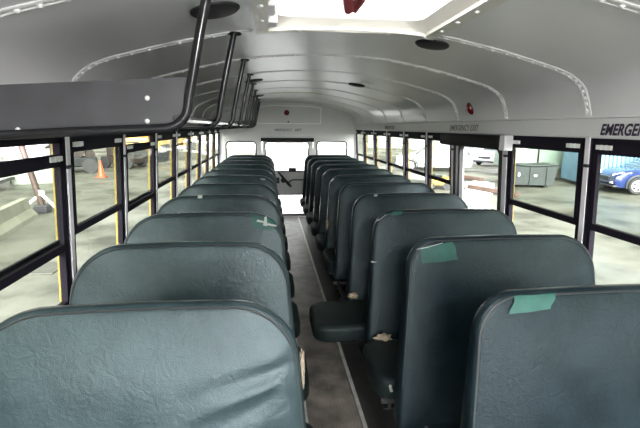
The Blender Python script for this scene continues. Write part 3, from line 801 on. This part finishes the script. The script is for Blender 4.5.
def make_car(name, label, loc, rz, paint, suv=True, group=None):
    """front towards +x, origin on the ground under the centre"""
    t = thing(name, label, 'car', loc, rz, group)
    Lh, hw = 2.25, .90
    zr = 1.66 if suv else 1.44
    low = [(-2.22, .42), (-2.25, .70), (-2.20, 1.0 if suv else .92), (-1.5, 1.04 if suv else .94), (.85, 1.04 if suv else .92), (1.65, .95 if suv else .82), (2.05, .84 if suv else .72), (2.22, .66), (2.24, .42), (2.10, .26), (-2.10, .28)]
    secs = [(-1.0, .93), (-.96, .985), (-.55, 1.0), (.55, 1.0), (.96, .985), (1.0, .93)]
    def loft(prof, shrink, nm, m, par, dz=0):
        b = MB(); R = []
        for s_, f in secs:
            R.append([b.bm.verts.new((x*f, s_*hw*(1-shrink(z)), .55+(z-.55)*(1 if abs(s_) < .9 else .985)+dz)) for x, z in prof])
        n = len(prof)
        for A, B in zip(R, R[1:]):
            for i in range(n): b.bm.faces.new((A[i], A[(i+1) % n], B[(i+1) % n], B[i]))
        b.bm.faces.new(R[0][::-1]); b.bm.faces.new(R[-1])
        bmesh.ops.recalc_face_normals(b.bm, faces=b.bm.faces[:])
        return b.build(nm, m, par, smooth=True)
    body = loft(low, lambda z: max(0, .06*(z-.7)) + max(0, .25*(.45-z)), 'body', paint, t)
    tail = -2.12 if suv else -1.75
    cab = [(tail, 1.0 if suv else .90), (tail+.28 if suv else -1.15, zr-.07), (tail+.5 if suv else -.85, zr-.01), (-.3, zr), (.25, zr-.03), (1.15, 1.0 if suv else .88)]
    loft(cab, lambda z: .08+.26*max(0, z-1.0), 'cabin_glass', DGLASS, t)
    roof = [(tail+.26 if suv else -1.1, zr-.075), (tail+.5 if suv else -.85, zr-.005), (-.3, zr+.012), (.25, zr-.02), (.42, zr-.08), (.2, zr-.06), (-.3, zr-.04)]
    loft(roof, lambda z: .075+.26*max(0, z-1.0), 'roof', paint, t)
    for sx in (-1.36, 1.36):
        for s_ in (-1, 1):
            q = Matrix.Translation((sx, s_*.82, .345)) @ Matrix.Rotation(-s_*PI/2, 4, 'X')
            b = MB(); b.lathe([(.21, -.10), (.31, -.11), (.345, -.07), (.345, .07), (.31, .11), (.23, .105), (.21, .07)], 28, q); w = b.build('wheel', TYRE, t, smooth=True)
            b = MB(); b.lathe([(.225, .06), (.225, .085), (.20, .088), (.19, .05)], 28, q)
            for k in range(5):
                a = 2*PI*k/5
                c = MB(); c.hexa([c.bm.verts.new(p) for p in ((.03, -.035, .06), (.20, -.055, .06), (.20, .055, .06), (.03, .035, .06), (.03, -.03, .098), (.20, -.045, .09), (.20, .045, .09), (.03, .03, .098))])
                b.join(c, q @ Matrix.Rotation(a, 4, 'Z'))
            b.lathe([(.05, .05), (.05, .10), (.03, .105)], 12, q); b.build('rim', RIMM, w)
            b = MB(); b.tube([(sx+.41*math.cos(a), s_*.895, .345+.41*math.sin(a)) for a in [PI*k/12 for k in range(-1, 14)]], .04, 6); b.build('wheel_arch', TRIMB if suv else paint, t)
    for s_ in (-1, 1):
        b = MB(); pts = [(2.14, s_*.50, .70), (2.02, s_*.78, .74), (1.62, s_*.88, .84), (1.62, s_*.86, .90), (1.98, s_*.76, .86), (2.12, s_*.5, .79)]
        vs = [b.bm.verts.new(Vector(p)+Vector((.03, s_*.02, .005))) for p in pts]; vt = [b.bm.verts.new(Vector(p)-Vector((.10, s_*.06, 0))) for p in pts]
        b.bm.faces.new(vs); b.bm.faces.new(vt[::-1])
        for i in range(6): b.bm.faces.new((vs[i], vs[(i+1) % 6], vt[(i+1) % 6], vt[i]))
        b.build('headlight', LAMPM, t)
        b = MB(); b.rbox((2.10, s_*.62-.13, .40), (2.24, s_*.62+.13, .50), .03); b.build('fog_light', LAMPM, t)
        b = MB(); b.rbox((-2.26, s_*.72-.12, .78), (-2.12, s_*.72+.12, .98), .02); b.build('tail_light', TAIL, t)
        b = MB(); b.rbox((.72, s_*.98-.09, .98), (.90, s_*.98+.09, 1.12), .04); b.build('mirror', paint, t)
    b = MB(); b.rbox((2.12, -.45, .50), (2.26, .45, .68), .02); b.build('grille', TRIMB, t)
    b = MB(); b.rbox((2.0, -.85, .27), (2.26, .85, .36), .03); b.build('bumper', TRIMB, t)
    return t
CARG = 'cars parked in the yard'
make_car('car', 'blue sport utility car with five-spoke wheels outside the nearest right window', (15.75, 16.2, GZ), math.radians(166), BPAINT, True, CARG)
make_car('car', 'white low car behind the pale sheet outside the nearest left window', (-13.2, 18.6, GZ), math.radians(12), WPAINT, False, CARG)
make_car('car', 'white sport utility car seen through the right end of the emergency window', (16.2, 30.0, GZ), math.radians(215), WPAINT, True, CARG)
make_car('car', 'silver car seen through the left end of the emergency window', (16.6, 36.5, GZ), math.radians(200), SPAINT, False, CARG)
make_car('car', 'white car seen through the far right windows', (9.6, 25.9, GZ), math.radians(165), WPAINT, True, CARG)

# traffic cone
OR = mat('cone_orange', (.40, .055, .014), .5); CW = mat('cone_white_band', (.8, .8, .78), .4)
t = thing('traffic_cone', 'orange traffic cone standing on the wet yard outside the left windows', 'traffic cone', (-8.75, 22.9, GZ))
MB().rbox((-.24, -.24, 0), (.24, .24, .05), .02).build('base', OR, t)
MB().lathe([(.19, .045), (.16, .15), (.035, .85), (.02, .86)], 20).build('cone', OR, t, smooth=True)
MB().lathe([(.112, .38), (.115, .385), (.085, .53), (.08, .53)], 20).build('band', CW, t, smooth=True)
# jersey barrier
CONC = mat('barrier_concrete', (.21, .21, .165), .8, 0, .3, (3, .25))
t = thing('concrete_barrier', 'long low pale concrete barrier outside the nearest left window', 'barrier', (-6.75, 10.6, GZ), math.radians(101))
b = MB(); b.prism([(-.30, 0), (.30, 0), (.28, .10), (.14, .26), (.09, .55), (-.09, .55), (-.14, .26), (-.28, .10)], lambda a, c, tt: (tt, a, c), -3.2, 2.35); b.build('barrier_body', CONC, t)
# leaning post with braces
WOOD = mat('brown_post', (.05, .03, .024), .6, 0, .4, (6, .3)); PALEW = mat('pale_brace', (.62, .60, .55), .6)
t = thing('leaning_post', 'brown leaning post on pale crossed braces beside the concrete barrier', 'post', (-7.10, 13.6, GZ))
b = MB(); b.cyl((.05, 0, .0), (-.75, .1, 3.6), .085, 12); b.build('pole', WOOD, t, smooth=True)
b = MB(); b.rbox((-.17, -.17, 0), (.20, .17, .24), .03); b.build('base', TRIMB, t)
for (p0, p1) in (((-.55, -.05, .10), (.10, 0, .62)), ((.48, .02, .02), (-.06, 0, .66)), ((-.1, .55, .05), (.0, 0, .62))):
    b = MB(); b.cyl(p0, p1, .045, 8); b.build('brace', PALEW, t)
# slanted pale sheets in front of the white car
SHEET = mat('pale_sheet', (.22, .25, .21), .6)
t = thing('slanted_sheet', 'pale slanted sheet leaning between the white car and the brown post', 'sheet', (-10.85, 20.6, GZ), math.radians(28))
for k, (x0, x1) in enumerate(((-.75, -.02), (.10, .72))):
    b = MB(); b.hexa([b.bm.verts.new(p) for p in ((x0, -.15, 0), (x1+.25, -.15, 0), (x1+.25, -.10, 0), (x0, -.10, 0), (x0-.25, .45, 1.5), (x1-.15, .45, 1.5), (x1-.15, .50, 1.5), (x0-.25, .50, 1.5))])
    b.build('sheet_panel', SHEET, t)
b = MB(); b.tube([(-.8, .6, 0), (-.8, .45, 1.45), (.55, .45, 1.45), (.75, .6, 0)], .03, 6); b.build('sheet_frame', STEEL, t)
# junk machines
DK = mat('oily_dark_machine', (.008, .011, .011), .6, .2, .4, (4, .5)); DK2 = mat('rusty_grey_machine', (.030, .022, .018), .7, .2, .4, (4, .5))
def junk(label, loc, rz, seed, m1, m2, sc=1.0):
    rnd = random.Random(seed)
    t = thing('scrap_machine', label, 'machine', loc, rz, 'scrap machines by the left windows')
    b = MB(); b.rbox((-1.0*sc, -.6*sc, .25*sc), (1.0*sc, .6*sc, .65*sc), .06); b.rbox((-.7*sc, -.5*sc, .65*sc), (-.1*sc, .5*sc, 1.25*sc), .08); b.build('engine_block', m1, t)
    b = MB(); b.cyl((.2*sc, -.5*sc, .95*sc), (.2*sc, .5*sc, .95*sc), .36*sc, 18); b.cyl((.75*sc, -.4*sc, .75*sc), (.75*sc, .4*sc, .75*sc), .2*sc, 14); b.build('drum', m2, t, smooth=True)
    for k in range(5):
        b = MB(); p = [(rnd.uniform(-1, 1)*sc, rnd.uniform(-.5, .5)*sc, rnd.uniform(.4, 1.5)*sc) for _ in range(3)]
        b.tube(p, .05*sc, 8); b.build('pipe', m1 if k % 2 else m2, t, smooth=True)
    for sx in (-.7, .7):
        for s_ in (-1, 1):
            q = Matrix.Translation((sx*sc, s_*.62*sc, .3*sc)) @ Matrix.Rotation(PI/2, 4, 'X')
            b = MB(); b.lathe([(.14*sc, -.09*sc), (.3*sc, -.09*sc), (.3*sc, .09*sc), (.14*sc, .09*sc)], 20, q); b.build('wheel', TYRE, t)
junk('tall dark scrap machine left of the orange cone', (-11.3, 25.6, GZ), .4, 3, DK, DK2, 1.3)
junk('low rusty scrap machine directly behind the orange cone', (-9.35, 28.3, GZ), -.3, 5, DK2, DK, 1.1)
# orange-yellow excavator beyond the cone
EY = mat('machine_yellow', (.40, .22, .03), .5, 0, .5, (5, .25))
t = thing('excavator', 'orange-yellow excavator beyond the orange cone', 'excavator', (-9.6, 33.5, GZ), .5)
for s_ in (-1, 1):
    b = MB(); b.prism(rrect(-1.5, 0, 1.5, .75, .36, 6), lambda a, c, tt: (a, tt, c), s_*1.0-.25, s_*1.0+.25); b.build('track', DK, t)
MB().rbox((-1.5, -1.1, .85), (1.0, 1.1, 1.75), .1).build('body', EY, t)
MB().rbox((-.1, -1.05, 1.75), (1.0, -.05, 2.75), .08).build('cab', EY, t)
MB().box((-.02, -1.07, 2.0), (.92, -1.05, 2.6)).build('cab_window', DGLASS, t)
b = MB(); b.tube([(.9, .3, 1.5), (2.0, .3, 3.2), (3.2, .3, 3.0), (3.9, .3, 1.4)], .18, 8, rs=[.22, .24, .18, .14]); b.build('boom', EY, t)
b = MB(); b.rbox((3.6, -.2, .7), (4.3, .8, 1.4), .12); b.build('bucket', DK, t)
# yellow box truck far left
t = thing('yellow_truck', 'yellow truck far off outside the middle left windows', 'truck', (-10.2, 44, GZ), math.radians(75))
MB().rbox((-3, -1.2, .9), (1.5, 1.2, 3.4), .08).build('cargo_box', EY, t)
MB().rbox((1.6, -1.15, .6), (3.4, 1.15, 2.6), .2).build('cab', EY, t)
MB().box((2.2, -1.17, 1.6), (3.1, 1.17, 2.3)).build('cab_window', DGLASS, t)
for sx in (-2.2, 2.5):
    for s_ in (-1, 1):
        b = MB(); b.lathe([(.2, -.15), (.48, -.15), (.48, .15), (.2, .15)], 20, Matrix.Translation((sx, s_*1.05, .48)) @ Matrix.Rotation(PI/2, 4, 'X')); b.build('wheel', TYRE, t)
# blue container
BLUE = mat('container_blue', (.17, .32, .46), .5, 0, .5, (2, .2))
t = thing('blue_container', 'tall light blue shipping container across the yard on the right', 'container', (15.75, 17.45, GZ), math.radians(-14))
b = MB(); n = 26; pts = []
for i in range(n):
    x = -2.2+4.4*i/n; w = 4.4/n
    pts += [(x, 0), (x+w*.35, 0), (x+w*.5, .06), (x+w*.85, .06)]
pts += [(2.2, 0), (2.2, 2.4), (-2.2, 2.4)]
b.prism(pts, lambda a, c, tt: (a, c, tt), .18, 2.7); b.build('container_body', BLUE, t)
b = MB()
for x in (-2.2, 2.2): b.box((x-.06, -.04, .12), (x+.06, .04, 2.75))
b.box((-2.25, -.05, .10), (2.25, .03, .22)); b.box((-2.25, -.05, 2.66), (2.25, .03, 2.78)); b.build('container_frame', BLUE, t)
for k, x in enumerate((-2.0, -1.5, 1.5, 2.0)):
    b = MB(); b.rbox((x-.15, -.15, 0), (x+.15, .15, .12), .02); b.build('foot_block', CONC, t)
# dark dumpster with pale tarp
DUMP = mat('dumpster_dark_green', (.015, .022, .022), .55, .1, .4, (3, .35)); MINT = mat('mint_wall_panel', (.22, .29, .235), .6, 0, .4, (2, .12))
t = thing('dumpster', 'long dark grey dumpster with a sagging cover left of the blue container', 'dumpster', (10.80, 18.03, GZ), math.radians(-14))
b = MB(); b.prism([(-.62, .12), (1.28, .12), (1.40, 1.02), (.5, .96), (-.1, .98), (-.70, 1.10)], lambda a, c, tt: (a, tt, c), 0, 1.6); b.build('bin_body', DUMP, t)
for x in (-.45, .3, 1.0):
    b = MB(); b.box((x-.05, -.05, .14), (x+.05, .0, .95)); b.build('rib', DUMP, t)
b = MB(); b.tube([(-.66, -.03, 1.10), (-.1, -.03, .99), (.5, -.03, .97), (1.4, -.03, 1.03)], .045, 8); b.build('rim', DUMP, t)
b = MB(); b.rbox((-.25, -.07, .50), (-.17, -.03, .66), .01); b.build('reflector', WHITE, t)
b = MB(); b.rbox((.42, -.07, .50), (.54, -.03, .58), .01); b.build('reflector', WHITE, t)
for x in (-.4, 1.0):
    b = MB(); b.cyl((x, .1, .08), (x, 1.5, .08), .08, 12); b.build('roller', DK, t)
t = thing('mint_trailer', 'pale mint green office trailer behind the dark dumpster', 'trailer', (12.9, 21.6, GZ), math.radians(-14))
MB().rbox((-.9, 0, .5), (2.6, 2.4, 3.2), .04).build('trailer_body', MINT, t)
for (x, z, w, h) in ((-.25, 1.55, .35, .5), (1.7, 1.9, .8, .7)):
    f = MB().box((x-w/2-.05, -.03, z-.05), (x+w/2+.05, .0, z+h+.05)).build('window_frame', WHITE, t)
    MB().box((x-w/2, -.035, z), (x+w/2, -.028, z+h)).build('window_pane', DGLASS, f)
MB().rbox((.25, -.25, 1.75), (.55, .0, 2.15), .03).build('vent_box', WHITE, t)
b = MB(); b.cyl((.72, -.04, .5), (.72, -.04, 3.2), .04, 8); b.build('downpipe', DK2, t)
for x in (-.5, 1.9):
    for y in (.25, 2.1):
        b = MB(); b.rbox((x-.15, y-.15, 0), (x+.15, y+.15, .5), .02); b.build('pier', CONC, t)
# yellow forklift low under the right rail
t = thing('forklift', 'small yellow forklift parked outside the right windows before the emergency window', 'forklift', (6.9, 17.9, GZ), math.radians(160))
t.scale = (.72, .72, .72)
MB().rbox((-.6, -.45, .25), (.7, .45, .70), .06).build('body', EY, t)
MB().rbox((.25, -.42, .70), (.72, .42, .85), .05).build('counterweight', DK, t)
MB().rbox((-.15, -.3, .70), (.2, .3, .80), .04).build('seat', DK, t)
b = MB()
for y in (-.25, .25): b.box((-.74, y-.04, .1), (-.66, y+.04, 1.15))
b.box((-.76, -.3, .5), (-.66, .3, .56)); b.build('mast', DK, t)
for y in (-.2, .2): MB().box((-1.5, y-.05, .08), (-.74, y+.05, .12)).build('fork', DK, t)
for sx in (-.42, .48):
    for s_ in (-1, 1):
        b = MB(); b.lathe([(.08, -.08), (.22, -.08), (.22, .08), (.08, .08)], 18, Matrix.Translation((sx, s_*.42, .22)) @ Matrix.Rotation(PI/2, 4, 'X')); b.build('wheel', TYRE, t)
# kerb stripes seen through the emergency window
BRK = mat('brown_kerb', (.09, .055, .04), .7, 0, .4, (4, .4))
for (x0, y0, x1, y1, lab) in ((8.1, 17.6, 8.9, 15.2, 'low brown timber kerb outside the emergency window, the nearer one'), (9.2, 22.2, 9.9, 20.0, 'low brown timber kerb outside the emergency window, the farther one')):
    a = math.atan2(y1-y0, x1-x0); ln = math.hypot(x1-x0, y1-y0)
    tag(MB().rbox((-ln/2, -.12, 0), (ln/2, .12, .16), .03).build('timber_kerb', BRK, loc=((x0+x1)/2, (y0+y1)/2, GZ+.05)), lab, 'kerb', 'timber kerbs by the emergency window').rotation_euler.z = a
# steel manhole plate left
MH = mat('dull_steel_plate', (.062, .063, .05), .7, .1, .4, (6, .3))
tag(MB().rbox((-.42, -.34, 0), (.42, .34, .03), .01).build('ground_plate', MH, loc=(-4.55, 8.05, GZ)), 'dull square steel plate on the ground below the nearest left window', 'plate')
# snow by the emergency window; white behind the rear door stands for overexposure
SNOW_GLARE = mat('snow_glare_white', (.62, .62, .61), .8, 0, .3, (.8, .25), (1.2, .6, .2))
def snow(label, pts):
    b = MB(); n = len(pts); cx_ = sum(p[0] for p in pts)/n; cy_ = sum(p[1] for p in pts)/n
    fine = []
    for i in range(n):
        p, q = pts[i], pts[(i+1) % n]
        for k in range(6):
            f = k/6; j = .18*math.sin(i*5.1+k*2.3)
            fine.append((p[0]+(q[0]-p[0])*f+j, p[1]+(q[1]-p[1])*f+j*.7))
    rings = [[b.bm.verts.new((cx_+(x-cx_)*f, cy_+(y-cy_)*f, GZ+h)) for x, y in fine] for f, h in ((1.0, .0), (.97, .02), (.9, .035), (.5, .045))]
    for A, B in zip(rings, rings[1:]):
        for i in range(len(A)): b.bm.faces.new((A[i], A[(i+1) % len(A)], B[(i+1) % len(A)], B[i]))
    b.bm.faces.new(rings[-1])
    tag(b.build('snow_glare_patch', SNOW_GLARE, smooth='all'), label, 'snow')
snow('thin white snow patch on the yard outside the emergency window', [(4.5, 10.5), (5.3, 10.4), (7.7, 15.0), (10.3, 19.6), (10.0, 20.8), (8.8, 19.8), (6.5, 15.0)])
snow('wide white ground patch behind the rear door, overexposure put into its colour', [(-1.5, 9.5), (1.7, 9.5), (4.0, 20), (7.2, 38), (-4.2, 38), (-2.5, 20)])  # ground painted white for the overexposed view through the clear rear glass
# buildings around the yard
PINK = mat('pale_pink_wall', (.34, .30, .27), .7, 0, .3, (.4, .08)); OFFW = mat('off_white_wall', (.38, .385, .36), .7, 0, .3, (.4, .06)); ROOFG = mat('roof_sheet', (.35, .35, .36), .6)
def shed(label, loc, rz, L, D, Hh, m, doors, name='warehouse'):
    t = thing(name, label, 'building', loc, rz, 'buildings around the yard')
    MB().box((-L/2, 0, 0), (L/2, D, Hh)).build('wall', m, t)
    b = MB(); b.prism([(-.3, Hh), (D+.3, Hh), (D/2, Hh+1.3)], lambda a, c, tt: (tt, a, c), -L/2-.3, L/2+.3); b.build('roof', ROOFG, t)
    for x in doors:
        f = MB().box((x-1.6, -.06, 0), (x+1.6, .02, 3.4)).build('door_frame', ROOFG, t)
        b = MB()
        for k in range(8): b.box((-1.5+x, -.09-.02*(k % 2), .02+k*.41), (x+1.5, -.05, .02+k*.41+.40))
        b.build('roller_door', OFFW, f)
shed('long pale pink warehouse beyond the left windows', (-34, 48, GZ), math.radians(28), 30, 12, 5.5, PINK, (-9, 9))
shed('off-white warehouse behind the parked cars on the right', (27, 48, GZ), math.radians(-32), 34, 12, 6, OFFW, (-6, 2, 10))
shed('white warehouse behind the bus seen through the rear door', (-1, 52, GZ), 0, 20, 10, 8.0, mat('white_wall', (.88, .88, .87), .6), (-3, 3))
